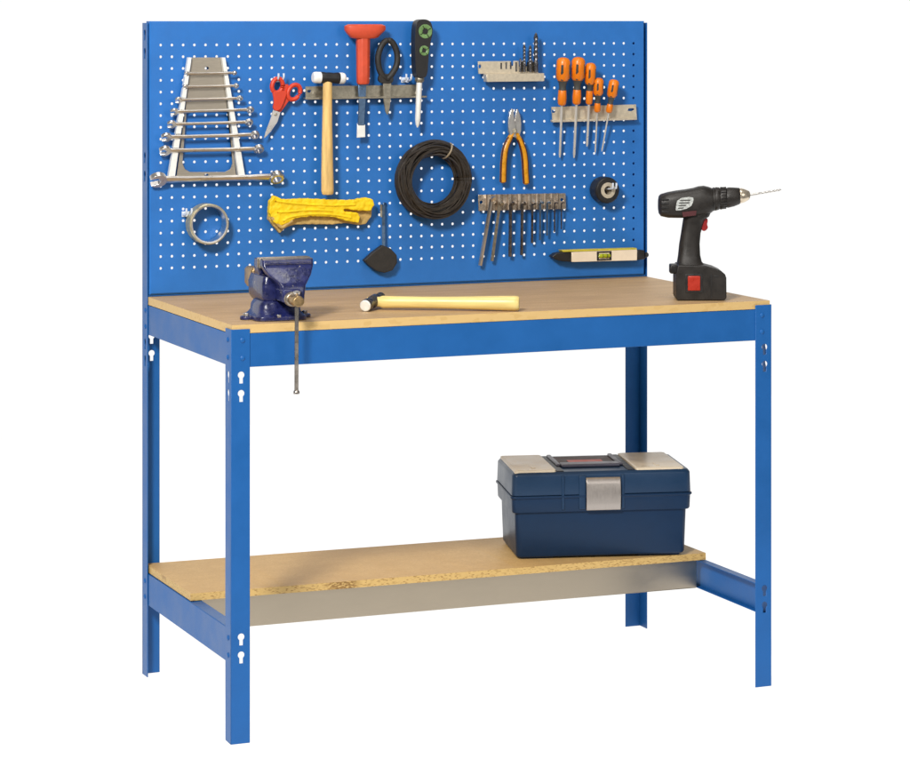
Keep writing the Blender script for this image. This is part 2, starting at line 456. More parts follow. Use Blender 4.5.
# ================================================================== PEGBOARD: hooks
def make_hook(p, label, fan=.006, ln=.0):
    t = thing('peg_hook', label, 'hook', p, group='white wire hooks in the pegboard')
    bm = B()
    for s in (-1, 1):
        tube(bm, spline([(s * fan, -.0005, 0), (s * fan, -.012 - ln * .5, -.001), (s * fan, -.022 - ln, .001), (s * fan, -.0265 - ln, .006), (s * fan, -.027 - ln, .014)]), .0023, 8)
    obj('prong', bm, M['hook'], t)
    bm = B(); box(bm, -fan - .003, fan + .003, -.0030, -.0004, -.006, .006)
    obj('back_plate', bm, M['hook'], t, bevel=.0008)
    return t
def copy_hook(src, p, label, rz=0):
    c = src.copy(); COL.objects.link(c); c.location = p; c['label'] = label; c.rotation_euler = (0, 0, rz)
    for ch in src.children:
        d = ch.copy(); COL.objects.link(d); d.parent = c
    return c
h0 = make_hook(pb(277.2, 79.5, 0), 'white two-prong wire hook holding up the red scissors')
copy_hook(h0, pb(185.5, 214, 0), 'white wire hook at the left rim of the pale tape ring')
make_hook(pb(603.6, 187.6, 0), 'white wire hook through the centre of the black tape roll', .0045, .032)
copy_hook(h0, pb(404.5, 80, 0), 'white wire hook just left of the green-eyed screwdriver')

# ------------------------------------------------------------------ spanner rack
rk = thing('spanner_rack', 'trapezoid aluminium rack holding the spanners at the left of the pegboard', 'spanner rack', pb(207, 178, 0), world=True)
bm = B()
win = [(186.5, 113), (189.5, 110.5), (226, 110.5), (229, 113)] + [(232.5, 163), (230.5, 169), (225, 172), (190, 172), (185, 169), (182.5, 163)]
flat(bm, [(192, 57.5), (222, 57.5), (237, 180), (176, 180)], .010, .0025, [win, circ(206.8, 68.3, 2.2, 1.5, 14), circ(206.5, 175, 2.2, 1.3, 12)])
obj('back_plate', bm, M['alu'], rk, bevel=.0006, seg=1)
for side in (0, 1):
    bm = B()
    y0, y1, n = 57.5, 178., 60
    if side == 0: xo = lambda y: 190.0 + (171.5 - 190.0) * (y - y0) / (y1 - y0)
    else: xo = lambda y: 223.6 + (242.2 - 223.6) * (y - y0) / (y1 - y0)
    sy = [73.5, 86.5, 99.3, 110.8, 123.3, 136, 149.4, 178]
    for k in range(n):
        ya, yb = y0 + (y1 - y0) * k / n, y0 + (y1 - y0) * (k + 1) / n
        ym = (ya + yb) / 2
        w = 3.2 + 3.2 * (ym - y0) / (y1 - y0)
        dd = .020 if min(abs(ym - s) for s in sy) > 1.6 else .014
        flat(bm, [(xo(ya) - w / 2, ya), (xo(ya) + w / 2, ya), (xo(yb) + w / 2, yb), (xo(yb) - w / 2, yb)], dd, dd - .0085)
    obj('slotted_side', bm, M['aluwhite'], rk, smooth=False)
def spanner(xa, ya, xb, yb, d, w, hd, label, tilt=50, m='steel'):
    A, Bp = pb(xa, ya, d), pb(xb, yb, d)
    t = thing('spanner', label, 'spanner', (A + Bp) / 2, group='combination spanners in the rack', world=True)
    u = (Bp - A).normalized(); Ln = (Bp - A).length
    ti = math.radians(tilt)
    up = Vector((0, 0, 1)); out = Vector((0, -1, 0))
    v = (up * math.cos(ti) + out * math.sin(ti)); v = (v - u * v.dot(u)).normalized(); n = u.cross(v).normalized()
    C = (A + Bp) / 2
    P = lambda a, b, c: C + u * a + v * b + n * c
    th = w * .62
    bm = B()
    rings = []
    for f in (-.5, -.42, -.3, 0, .3, .42, .5):
        ww = w * (1.15 if abs(f) > .4 else .9); 
        a = f * (Ln - 2 * hd)
        rings.append([P(a, -ww / 2, -th * .3), P(a, -ww * .3, -th / 2), P(a, ww * .3, -th / 2), P(a, ww / 2, -th * .3), P(a, ww / 2, th * .3), P(a, ww * .3, th / 2), P(a, -ww * .3, th / 2), P(a, -ww / 2, th * .3)])
    loft(bm, rings)
    obj('shank', bm, M[m], t)
    # open jaw at the left end
    bm = B(); r = hd * .62; c0 = -Ln / 2 + r
    pts = []
    for k in range(17):
        a = math.radians(-140 + 280 * k / 16) ; pts.append((c0 + r * math.cos(a), r * math.sin(a)))
    ja = r * .48
    pts += [(c0 - r * .85, ja), (c0 + r * .05, ja), (c0 + r * .3, 0), (c0 + r * .05, -ja), (c0 - r * .85, -ja)]
    rot = math.radians(15)
    pts = [(c0 + (x - c0) * math.cos(rot) - y * math.sin(rot), (x - c0) * math.sin(rot) + y * math.cos(rot)) for x, y in pts]
    plate(bm, [P(x, y, -th * .62) for x, y in pts], [], n * th * 1.24)
    obj('open_jaw', bm, M[m], t, bevel=.0006)
    bm = B(); r = hd * .55; c1 = Ln / 2 - r
    ringbody(bm, P(c1, 0, 0), n, [(-th * .8, r * .58), (-th * .8, r * .85), (-th * .5, r), (th * .5, r), (th * .8, r * .85), (th * .8, r * .58)], 24)
    obj('ring_end', bm, M[m], t)
SP = [(183.5, 74, 237, 73, .0050, .0085), (182, 87.2, 239, 85.8, .0052, .0095), (174.5, 100.3, 243, 98.4, .0056, .0115), (169.5, 112.2, 254, 109.6, .0062, .0135),
      (166.5, 124.6, 253, 122.2, .0066, .0145), (160.5, 137.6, 259.5, 134.8, .0078, .0165), (158.5, 151, 264, 149, .0085, .0185), (149, 180, 284, 177, .0125, .0265)]
SL = ['smallest spanner, topmost in the aluminium rack', 'second spanner from the top of the rack', 'third spanner from the top of the rack', 'fourth spanner from the top, along the window edge of the rack',
      'fifth spanner from the top, uppermost across the open rack window', 'sixth spanner from the top, middle of the rack window', 'second-longest spanner, next above the lowest one in the rack', 'longest and thickest spanner, lowest in the aluminium rack']
for (xa, ya, xb, yb, w, hd), lb in zip(SP, SL): spanner(xa, ya, xb, yb, .0215, w * 1.2, hd * 1.18, lb, 46)

# ------------------------------------------------------------------ scissors
sc = thing('scissors', 'red-handled scissors hanging point down from a white hook', 'scissors', pb(280, 105, 0), world=True)
def loop_handle(cx, cy, ro, rr, rot, nm):
    bm = B(); pts = []
    for k in range(28):
        a = 2 * PI * k / 28; x, y = ro * math.cos(a), rr * math.sin(a)
        pts.append(pb(cx + x * math.cos(rot) - y * math.sin(rot), cy + x * math.sin(rot) + y * math.cos(rot), .020))
    tube(bm, pts, .0052, 8, True); return bm
bm = loop_handle(277.3, 85.6, 5.2, 7.2, .25, 'l')
flat(bm, smooth_loop([(272.5, 91.5), (281, 91), (288, 90.5), (284, 103), (279.5, 111.5), (272.8, 109.8), (274.5, 101)], 1), .025, .006)
obj('handle', bm, M['red'], sc, bevel=.001)
bm = loop_handle(294.0, 92.2, 5.8, 7.8, .5, 'r')
flat(bm, smooth_loop([(284.5, 84), (289.5, 84.5), (290.5, 99), (284, 108), (280.5, 112.5), (277.5, 111.5), (281, 100)], 1), .0195, .006)
obj('handle', bm, M['red'], sc, bevel=.001)
bm = B(); flat(bm, [(273, 110), (277.5, 111), (274.5, 123), (269.5, 132.5), (263.8, 138.6), (266.5, 129.5), (270.5, 119)], .022, .0018)
obj('blade', bm, M['steel'], sc, bevel=.0003, seg=1)
bm = B(); flat(bm, [(276, 111), (280.8, 111.8), (277.5, 122), (271, 131.5), (264.8, 138), (268.8, 128.5), (273.2, 120)], .0185, .0018)
obj('blade', bm, M['steel'], sc, bevel=.0003, seg=1)
bm = B(); lathe(bm, pb(276, 114.6, .019), pb(276, 114.6, .0255), [(0, .003), (.8, .003), (1, .002)], 12)
obj('pivot_screw', bm, M['rail'], sc)

# ------------------------------------------------------------------ tool rail with mallet, red tool, shears, screwdriver
rl = thing('tool_rail', 'worn grey steel tool rail fixed across the upper pegboard behind the mallet', 'tool rail', pb(366, 92, 0), world=True)
bm = B()
flat(bm, [(305.5, 86.5), (421, 84.6), (421, 97.2), (305.5, 99)], .012, .0016, [circ(309.5, 91.3, 2.3, 1.3, 12), circ(419, 90, 1.7, 1.3, 12)])
obj('rail_plate', bm, M['rail'], rl, bevel=.0004, seg=1)
bm = B(); flat(bm, [(305.5, 97.6), (427, 95.8), (427, 97.6), (305.5, 99.8)], .027, .0148)
obj('rail_lip', bm, M['rail'], rl, bevel=.0006)
for x in (312, 415):
    bm = B(); lathe(bm, pb(x, 92.5, 0), pb(x, 92.5, .0118), [(0, .004), (1, .004)], 10)
    obj('spacer', bm, M['rail'], rl)

ml = thing('mallet', 'small mallet with white plastic faces and a long pale wooden handle', 'mallet', pb(328, 140, 0), world=True)
HC = .040
def cyl(xa, ya, xb, yb, d, prof, m, name, par, n=24, d2=None):
    bm = B(); lathe(bm, pb(xa, ya, d), pb(xb, yb, d if d2 is None else d2), prof, n); return obj(name, bm, M[m], par)
cyl(320.5, 77.5, 339, 78.2, HC, [(0, .0118), (.08, .0128), (.3, .0115), (.5, .0122), (.7, .0115), (.92, .0128), (1, .0118)], 'black', 'head', ml)
cyl(312.8, 77.4, 320.4, 77.6, HC, [(0, .0098), (.12, .0118), (.35, .0126), (1, .0126)], 'white', 'striking_face', ml)
cyl(339.1, 78.2, 345, 78.4, HC, [(0, .0126), (.6, .0126), (.85, .0115), (1, .009)], 'white', 'striking_face', ml)
def oval_loft(pts, m, name, par, n=20, ry=.8):
    """pts: (x,y,half width px) on the board at depth d"""
    bm = B(); rings = []
    for x, y, hw, d in pts:
        c = pb(x, y, d); w = hw / 430.
        rings.append([c + Vector((w * math.cos(2 * PI * k / n), w * ry * math.sin(2 * PI * k / n), 0)) for k in range(n)])
    loft(bm, rings); return obj(name, bm, M[m], par)
oval_loft([(327.6, 76, 4.4, HC), (327.6, 86, 4.5, HC), (327.4, 100, 4.6, HC), (327.2, 125, 4.9, .039), (327.2, 150, 5.5, .038), (327.3, 175, 5.9, .037), (327.5, 190, 6.0, .036), (327.6, 193.6, 5.6, .036), (327.6, 194.6, 4.6, .036)], 'ash', 'handle', ml)

rd = thing('bolster', 'red T-topped bolster chisel with blue-grey blade standing in the tool rail', 'chisel', pb(363, 92, 0), world=True)
bm = B()
rings = []
for y, hw, hy in ((24.3, 17, .012), (26, 20.5, .0165), (30, 20.5, .018), (34, 17, .016), (37.6, 13.5, .0135), (38.6, 10, .011)):
    c = pb(365 - (.8 if y > 33 else 0), y, .032); w = hw / 430.
    rings.append([c + Vector((w * (abs(math.cos(a)) ** .7) * math.copysign(1, math.cos(a)), hy * (abs(math.sin(a)) ** .8) * math.copysign(1, math.sin(a)), 0)) for a in [2 * PI * k / 32 for k in range(32)]])
loft(bm, rings); obj('hand_guard', bm, M['redgrip'], rd)
bm = B(); rings = []
for y, hw in ((38, 7), (45, 6.9), (60, 6.7), (75, 6.6), (82, 6.4), (84.4, 5.4)):
    c = pb(363, y, .030); w = hw / 430.
    rings.append([c + Vector((w * math.cos(a), w * .85 * math.sin(a), 0)) for a in [2 * PI * k / 8 + PI / 8 for k in range(8)]])
loft(bm, rings); obj('grip', bm, M['redgrip'], rd, bevel=.0012)
bm = B(); flat(bm, [(358.3, 84), (366.5, 84), (365.2, 112), (364.6, 125.5), (358.2, 125.5), (359.2, 105)], .0265, .006)
obj('shaft', bm, M['bluesteel'], rd, bevel=.0012)
bm = B(); flat(bm, [(357.4, 124.6), (365.2, 124.6), (365.4, 137.2), (357, 137.8)], .0255, .0035)
obj('blade_tip', bm, M['aluwhite'], rd, bevel=.0008)

sh = thing('snips', 'closed black-handled snips pushed point down into the tool rail', 'snips', pb(387, 80, 0), world=True)
for pts in ([(388.5, 80.5), (382, 75), (378.6, 66), (378.2, 56), (381.2, 46.5), (385, 41.5), (388.2, 40.2)], [(385.5, 80.5), (392, 74), (396.6, 65), (397.2, 55), (394.6, 46), (391, 41.2), (387.4, 40.2)]):
    bm = B(); P3 = spline([pb(x, y, .024) for x, y in pts]); k = len(P3)
    tube(bm, P3, [.0062 if i < 4 else (.0068 if i < k - 3 else .0058) for i in range(k)], 10)
    obj('handle', bm, M['rubber'], sh)
bm = B(); flat(bm, smooth_loop([(380, 74), (393, 74), (394, 80.5), (391.5, 83.5), (381.5, 83.5), (378.6, 80)], 1), .029, .010)
obj('hinge_block', bm, M['rubber'], sh, bevel=.001)
bm = B(); flat(bm, [(383.2, 80), (391.6, 80), (390.8, 100), (389.4, 111), (387.6, 115.2), (385.8, 112), (383.8, 101)], .0262, .0045)
obj('blade', bm, M['rail'], sh, bevel=.0007)

ts = thing('screwdriver', 'chunky black screwdriver with two green round inserts and bright shaft', 'screwdriver', pb(420, 80, 0), world=True)
bm = B()
flat(bm, smooth_loop([(416, 24), (419, 19.6), (427, 19.2), (432, 23), (433, 33), (430.6, 42), (428.6, 56), (427.6, 76.5), (422, 78.5), (416.2, 77), (415.4, 60), (415, 40)], 2), .043, .026)
obj('handle', bm, M['black'], ts, bevel=.0055, seg=4)
for (x, y, r) in ((425.3, 31.4, 7.4), (424.2, 50.6, 5.2)):
    rr = r / 450.
    bm = B(); c = pb(x, y, .0432); ringbody(bm, c, (0, -1, 0), [(-.003, rr * .42), (.0008, rr * .42), (.0022, rr * .6), (.0018, rr * .95), (-.003, rr)], 28)
    g = obj('green_insert', bm, M['green'], ts)
    bm = B()
    for a in range(4):
        ca, sa = math.cos(a * PI / 2 + .5), math.sin(a * PI / 2 + .5)
        tube(bm, [c + Vector((ca * rr * .45, -.0015, sa * rr * .45)), c + Vector((ca * rr * .85, -.0022, sa * rr * .85))], rr * .09, 6)
    lathe(bm, c + Vector((0, .002, 0)), c + Vector((0, -.0008, 0)), [(0, rr * .40), (1, rr * .40)], 16)
    obj('insert_spokes', bm, M['black'], g)
cyl(419.8, 76.5, 419.5, 82.5, .030, [(0, .0085), (.3, .0105), (.7, .0105), (1, .0075)], 'rail', 'collar', ts)
cyl(419.4, 81.5, 417.4, 127.5, .030, [(0, .0064), (.05, .0066), (.82, .0062), (.93, .0048), (1, .0016)], 'aluwhite', 'shaft', ts)

# ------------------------------------------------------------------ drill-bit holder
dh = thing('drill_bit_holder', 'stepped pale metal drill-bit holder at the upper right of the pegboard', 'drill-bit holder', pb(510, 72, 0), world=True)
bm = B()
up = [(478, 61.5), (511, 61), (511, 66), (513.5, 66), (513.5, 61), (519, 60.8), (519, 66.5), (522, 66.5), (522, 60.7), (526, 60.6), (526, 66.5), (528.8, 66.5), (528.8, 60.5), (533, 60.4), (533, 64), (538, 63.6), (538.4, 73.4), (478.6, 73.9)]
flat(bm, up, .018, .003, [circ(479.9, 66.5, 1.4, 2, 12)])
obj('upper_plate', bm, M['beigerail'], dh, bevel=.0005, seg=1)
bm = B(); flat(bm, [(486.4, 74.1), (544.4, 73.2), (544.6, 81.2), (486.8, 81.9)], .034, .020)
obj('lower_ledge', bm, M['beigerail'], dh, bevel=.0012)
bm = B()
for x in (500.5, 505.5, 510, 515.5, 521, 527, 532.5):
    bar(bm, x, 62.2 if x > 503 else 63, x + 1.5, 69 if x < 512 else 71.5, .0186, .0012)
obj('bit_slot', bm, M['dark'], dh, smooth=False)
def twist_bit(x, y0, y1, r, label):
    A, Bp = pb(x, y1, .026), pb(x, y0, .026)
    t = thing('drill_bit', label, 'drill bit', A, group='drill bits standing in the holder', world=True)
    bm = B(); n = 10; Ln = (Bp - A).length; rings = []
    K = 40
    for i in range(K + 1):
        f = i / K; c = A + (Bp - A) * f; tw = 2 * PI * f * 4
        ring = []
        for k in range(n):
            a = 2 * PI * k / n
            rr = r * (.62 + .38 * abs(math.cos(a - tw))) if f > .25 else r
            if f > .93: rr *= max(.1, (1 - f) / .07)
            ring.append(c + Vector((rr * math.cos(a), rr * math.sin(a), 0)))
        rings.append(ring)
    loft(bm, rings); obj('bit', bm, M['dark'], t)
twist_bit(535.9, 32.5, 72, .0054, 'tallest and thickest drill bit, rightmost in the stepped holder')
twist_bit(530.2, 45, 72, .0040, 'drill bit second from the right in the stepped holder')
twist_bit(524.3, 44, 72, .0036, 'drill bit third from the right in the stepped holder')
twist_bit(520.4, 58, 72, .0027, 'shortest thin drill bit, leftmost in the stepped holder')

# ------------------------------------------------------------------ screwdriver rack
sr = thing('screwdriver_rack', 'pale steel rack holding orange screwdrivers at the right of the pegboard', 'screwdriver rack', pb(594, 113, 0), world=True)
bm = B()
flat(bm, [(551.5, 107), (636, 104.4), (637, 119.6), (552.5, 122)], .012, .0018, [circ(553.6, 111.3, 2.1, 1.7, 12), [(628.6, 108.5), (633, 108.2), (634.8, 109.6), (631.6, 111.2), (627.6, 110.8)]])
obj('rack_plate', bm, M['beigerail'], sr, bevel=.0005, seg=1)
bm = B(); flat(bm, [(552, 120.0), (637, 117.8), (637.2, 119.8), (552.5, 122.4)], .0225, .0103)
obj('rack_lip', bm, M['beigerail'], sr, bevel=.0006)
SD = [  # tip, top, lower ferrule y-range, neck, bulb, shaft r, bulb r
    ((559.8, 157.5), (563.6, 57.6), (90, 105), 80.6, .0030, .0148, 'biggest orange screwdriver, leftmost in the rack'),
    ((574.0, 157.8), (578.6, 57.2), (89.5, 104), 80, .0032, .0146, 'orange and grey screwdriver second from the left in the rack'),
    ((587.0, 146.5), (590.8, 63), (90.5, 104), 84, .0030, .0120, 'middle screwdriver of the five orange ones in the rack'),
    ((595.2, 153), (598.8, 78), (103, 112), 95, .0020, .0110, 'small orange screwdriver second from the right in the rack'),
    ((601.8, 151.5), (614.6, 79.6), (104, 112.5), 97, .0020, .0112, 'small leaning orange screwdriver, rightmost in the rack')]
for tip, top, (f0, f1), bulb, rs_, rb, lb in SD:
    A, Z = pb(*tip, .012), pb(*top, .042)
    t = thing('screwdriver', lb, 'screwdriver', A, group='orange screwdrivers in the rack', world=True)
    T = lambda y: (tip[1] - y) / (tip[1] - top[1])
    bm = B(); lathe(bm, A, A + (Z - A) * (T(f1) + .02), [(0, rs_ * .5), (.06, rs_ * .95), (1, rs_)], 12); obj('shaft', bm, M['shaft'], t)
    bm = B()
    lathe(bm, A + (Z - A) * T(f1), A + (Z - A) * T(f0), [(0, rb * .5), (.12, rb * .66), (.5, rb * .7), (1, rb * .62)], 10)
    obj('ferrule', bm, M['orange'], t, bevel=.0006)
    bm = B(); lathe(bm, A + (Z - A) * (T(f0) + .001), A + (Z - A) * T(bulb), [(0, rb * .6), (.3, rb * .52), (.7, rb * .62), (1, rb * .8)], 16)
    obj('neck', bm, M['greygrip'], t)
    bm = B(); rb *= 1.1
    lathe(bm, A + (Z - A) * (T(bulb) + .001), Z, [(0, rb * .74), (.12, rb * .97), (.5, rb), (.85, rb * .96), (.96, rb * .72), (1, rb * .35)], 12)
    hb = obj('handle', bm, M['orange'], t)
    ax = (Z - A).normalized()
    for ang in (-.55, .75, 2.2):
        u = Vector((math.sin(ang), -math.cos(ang), 0)); u = (u - ax * u.dot(ax)).normalized()
        p0 = A + (Z - A) * (T(bulb) + .01); p1 = A + (Z - A) * (1 - (1 - T(bulb)) * .28)
        bm = B(); tube(bm, [p0 + u * rb * .70, p0.lerp(p1, .5) + u * rb * .86, p1 + u * rb * .80], rb * .22, 8)
        obj('grip_strip', bm, M['greygrip'], hb)

# ------------------------------------------------------------------ cable coil
cc = thing('cable_coil', 'thick coil of black cable hanging in the middle of the pegboard', 'cable coil', pb(434, 220, 0), world=True)
ctr = pb(433.2, 179.6, .030)
bm = B()
Rx, Rz, rt, dt = .0715, .0715, .0150, .021
tube(bm, [ctr + Vector((Rx * math.cos(a), 0, Rz * math.sin(a))) for a in [2 * PI * k / 60 for k in range(60)]], .0135, 10, True)
random.seed(11)
for s in range(46):
    ph = 2 * PI * s / 46 * 1.0 + random.uniform(-.1, .1)
    tw = random.choice((-1, 0, 0, 1)); ecc = random.uniform(-.004, .004); eph = random.uniform(0, 2 * PI); rj = random.uniform(.90, 1.1)
    pts = []
    for k in range(72):
        a = 2 * PI * k / 72
        q = ph + tw * .6 * math.sin(a + eph) + .25 * math.sin(2 * a + eph)
        R = Rx + rt * rj * math.cos(q) + ecc * math.cos(a - eph) + .0012 * noise.noise((math.cos(a) * 2, math.sin(a) * 2, s * 3.))
        y = dt * rj * math.sin(q)
        pts.append(ctr + Vector((R * math.cos(a), y, R * math.sin(a))))
    tube(bm, pts, .0022, 6, True)
obj('cable', bm, M['cable'], cc)
bm = B()
a = math.radians(63)
tc_ = ctr + Vector((Rx * math.cos(a), 0, Rz * math.sin(a)))
rad = Vector((math.cos(a), 0, math.sin(a)))
tube(bm, [tc_ + rad * (.0185 * math.cos(q)) + Vector((0, .0245 * math.sin(q), 0)) for q in [2 * PI * k / 28 for k in range(28)]], .0022, 6, True)
obj('cable_tie', bm, M['tie'], cc)

# ------------------------------------------------------------------ pliers
pl = thing('pliers', 'side-cutting pliers with amber and maroon handles hanging jaws up', 'pliers', pb(514, 133, 0), world=True)
bm = B(); flat(bm, smooth_loop([(511, 108.6), (513.6, 109), (514, 114.5), (515, 121), (517.5, 132), (514.5, 138.5), (508.6, 134), (508.2, 120)], 1), .024, .010)
obj('jaw', bm, M['steel'], pl, bevel=.0016)
bm = B(); flat(bm, smooth_loop([(516.6, 108.6), (518.6, 109.4), (521.6, 120), (521.4, 134), (516, 139), (511.5, 133.5), (514.8, 121), (515.4, 114.5)], 1), .0225, .010)
obj('jaw', bm, M['steel'], pl, bevel=.0016)
bm = B(); lathe(bm, pb(514.4, 131, .02), pb(514.4, 131, .0262), [(0, .006), (.8, .006), (1, .0045)], 16)
obj('rivet', bm, M['rail'], pl)
for pts, m2 in (([(513, 133), (509.5, 138.5), (505.4, 148), (503.6, 160), (503, 172), (502.8, 183)], 1), ([(516, 133), (519.6, 140), (523, 150), (524.6, 160), (525.2, 172), (526.2, 184.5)], -1)):
    P3 = spline([pb(x, y, .019) for x, y in pts]); k = len(P3)
    bm = B(); tube(bm, P3, [.0052 + .0022 * min(1, i / 14) - (.0035 if i == k - 1 else 0) for i in range(k)], 12)
    h = obj('handle', bm, M['plyel'], pl)
    for s in (-1, 1):
        bm = B(); tube(bm, [p + Vector((s * .0052, -.0022, 0)) for p in P3[5:-1]], .0030, 8)
        obj('grip_edge', bm, M['plred'], h)

# ------------------------------------------------------------------ hex keys
hk = thing('hex_key_holder', 'ribbed brown metal holder gripping a row of hex keys', 'key holder', pb(522, 202, 0), world=True)
bm = B(); flat(bm, [(478.3, 194.8), (565.6, 193.2), (566.2, 209), (478.8, 211)], .012, .003, [circ(481.2, 202.3, 1.7, 1.7, 12), circ(562, 199.8, 1.6, 1.7, 12)])
obj('holder_plate', bm, M['bronze'], hk, bevel=.0006)
for i, x in enumerate((489.5, 499.5, 509.8, 519.5, 529, 537, 544.8, 551.5, 557.5)):
    w = .0098 - .0007 * i
    bm = B()
    P0, P1 = pb(x, 194.6 - .018 * (x - 478), .012), pb(x, 210.4 - .022 * (x - 478), .012)
    n = 10
    loft(bm, [[P + Vector((w * .9 * math.cos(PI * k / n), -w * .8 * math.sin(PI * k / n) + .001, 0)) for k in range(n + 1)] for P in (P0, P1)])
    obj('rib', bm, M['bronze'], hk)
HK = [(491.5, 200, 480.2, 265.5, .0048, 'steel', 'biggest bright hex key, leftmost and leaning in the ribbed holder'), (499.6, 205, 492.0, 261, .0040, 'rail', 'dull grey hex key second from the left, leaning in the ribbed holder'),
      (510.6, 205, 510.0, 256.5, .0042, 'dark', 'long dark straight hex key third from the left in the holder'), (522.3, 205, 521.6, 255, .0038, 'dark', 'long dark hex key fourth from the left in the holder'),
      (532.4, 205, 532, 243, .0030, 'dark', 'mid-length hex key in the centre right of the holder'), (540.2, 204, 540, 240, .0028, 'bluesteel', 'hex key fourth from the right in the holder'),
      (547.2, 204, 547, 235.5, .0025, 'bluesteel', 'hex key third from the right in the holder'), (554.6, 204, 554.6, 232, .0021, 'dark', 'thin short hex key second from the right in the holder'), (561.4, 204, 561.4, 229, .0018, 'dark', 'thinnest and shortest hex key, rightmost in the holder')]
for xa, ya, xb, yb, r, m, lb in HK:
    A, Z = pb(xa, ya, .0235), pb(xb, yb, .014)
    t = tag(obj('hex_key', tube(B(), spline([A + Vector((0, -.016, .003)), A + Vector((0, -.009, .0045)), A + Vector((0, -.001, .001)), A.lerp(Z, .12), A.lerp(Z, .5), Z], 4), r, 6), M[m], None, smooth=False), lb, 'hex key', 'hex keys in the ribbed holder')
    if xa == HK[0][0]:
        pass
# ------------------------------------------------------------------ tape rolls
tr = thing('tape_roll', 'roll of black tape with a silvery core hanging on the right of the pegboard', 'tape roll', pb(604, 190, 0), world=True)
c = pb(608.0, 190.4, .040)
rr = 13.4 / 440.
bm = B(); ringbody(bm, c, (0, 1, 0), [(0, .0160), (0, rr * .9), (.002, rr * .97), (.006, rr), (.030, rr), (.036, rr * .97), (.038, rr * .9), (.038, .0160)], 48)
obj('tape', bm, M['black'], tr)
bm = B(); ringbody(bm, c, (0, 1, 0), [(-.0012, .0098), (-.0012, .0180), (.0015, .0183), (.0015, .0161), (.037, .0159), (.037, .0105)], 40)
obj('core', bm, M['beigerail'], tr)

tw = thing('tape_ring', 'pale gold tape ring hanging at the lower left of the pegboard', 'tape ring', pb(207, 245, 0), world=True)
c = pb(209.4, 224.3, .036)
bm = B(); R0, R1 = .0392, .0440
ringbody(bm, c, (0, 1, 0), [(0, R0), (0, R1 - .0012), (.0012, R1), (.006, R1), (.0075, R1 - .001), (.009, R1), (.018, R1), (.0195, R1 - .001), (.021, R1), (.032, R1), (.032, R0 + .002), (.02, R0 + .001)], 64)
obj('tape', bm, M['gold'], tw)
bm = B(); ringbody(bm, c, (0, 1, 0), [(-.0010, R0 - .0014), (-.0012, R0 + .0018), (.0004, R0 + .0018), (.0004, R0 - .0001), (.032, R0 - .0001), (.032, R0 - .0014)], 64)
obj('core', bm, M['steel'], tw)

# ------------------------------------------------------------------ spirit level
lv = thing('spirit_level', 'small cream spirit level with black ends low on the right of the pegboard', 'spirit level', pb(600, 262, 0), world=True)
bm = B(); flat(bm, [(571.8, 252.2), (637.4, 249.6), (637.4, 260.4), (571.8, 262)], .030, .024)
obj('body', bm, M['cream'], lv, bevel=.0015)
bm = B(); flat(bm, [(562, 250.2), (636.8, 248.0), (636.8, 249.6), (563, 252.0)], .0285, .021)
obj('top_edge', bm, M['lime'], lv, bevel=.0005)
bm = B(); flat(bm, [(552, 256.6), (556.5, 253.4), (563, 252.1), (571.7, 252.2), (571.7, 261.9), (562, 261.2), (555.5, 259.4)], .029, .022)
obj('end_cap', bm, M['black'], lv, bevel=.002)
bm = B(); flat(bm, [(637.5, 249.8), (644.5, 250.2), (645.2, 259.4), (637.5, 260.3)], .029, .022)
obj('end_cap', bm, M['black'], lv, bevel=.002)
bm = B(); lathe(bm, pb(644.5, 255.0, .018), pb(648, 254.8, .018), [(0, .006), (.6, .0065), (1, .004)], 14)
obj('knob', bm, M['black'], lv)
bm = B(); flat(bm, [(597, 251.6), (611.6, 251), (611.6, 260.2), (597, 260.8)], .0312, .004, [[(599, 253), (609.6, 252.6), (609.6, 258.8), (599, 259.2)]])
vf = obj('vial_frame', bm, M['black'], lv, bevel=.0005)
bm = B(); lathe(bm, pb(598.4, 256.1, .0305), pb(610.2, 255.7, .0305), [(0, .003), (.1, .0050), (.9, .0050), (1, .003)], 14)
obj('vial', bm, M['vial'], vf)
bm = B()
for x in (602.2, 606.4): lathe(bm, pb(x, 255.95, .0305), pb(x + .5, 255.93, .0305), [(0, .0053), (1, .0053)], 14)
obj('vial_line', bm, M['black'], vf)

# ------------------------------------------------------------------ gloves
def soft(name, outline, d_front, thick, m, par, vox=.0016, sm=6, tex=None, strength=.004):
    bm = B(); flat(bm, outline, d_front, thick)
    mods = [('REMESH', dict(mode='VOXEL', voxel_size=vox, use_smooth_shade=True)), ('SMOOTH', dict(factor=.5, iterations=sm))]
    if tex: mods.append(('DISPLACE', dict(texture=tex, strength=strength, mid_level=.5)))
    return obj(name, bm, m, par, mods=mods)
wr = bpy.data.textures.new('wrinkle', 'CLOUDS'); wr.noise_scale = .013; wr.noise_depth = 3
zx = lambda x, y: (260 + x / 6.5, 180 + y / 6.5)
g2 = thing('work_glove', 'underlying work glove showing its beige palm below the yellow one', 'glove', pb(320, 225, 0), group='pair of yellow work gloves', world=True)
soft('glove', [zx(*p) for p in [(60, 215), (120, 180), (400, 160), (640, 190), (735, 170), (725, 235), (690, 288), (640, 292), (560, 280), (470, 290), (330, 288), (215, 292), (170, 312), (130, 345), (95, 305), (58, 255)]], .018, .016, M['beige'], g2, tex=wr, strength=.003)
g1 = thing('work_glove', 'yellow leather work glove hanging sideways on top of its pale partner', 'glove', pb(320, 215, 0), group='pair of yellow work gloves', world=True)
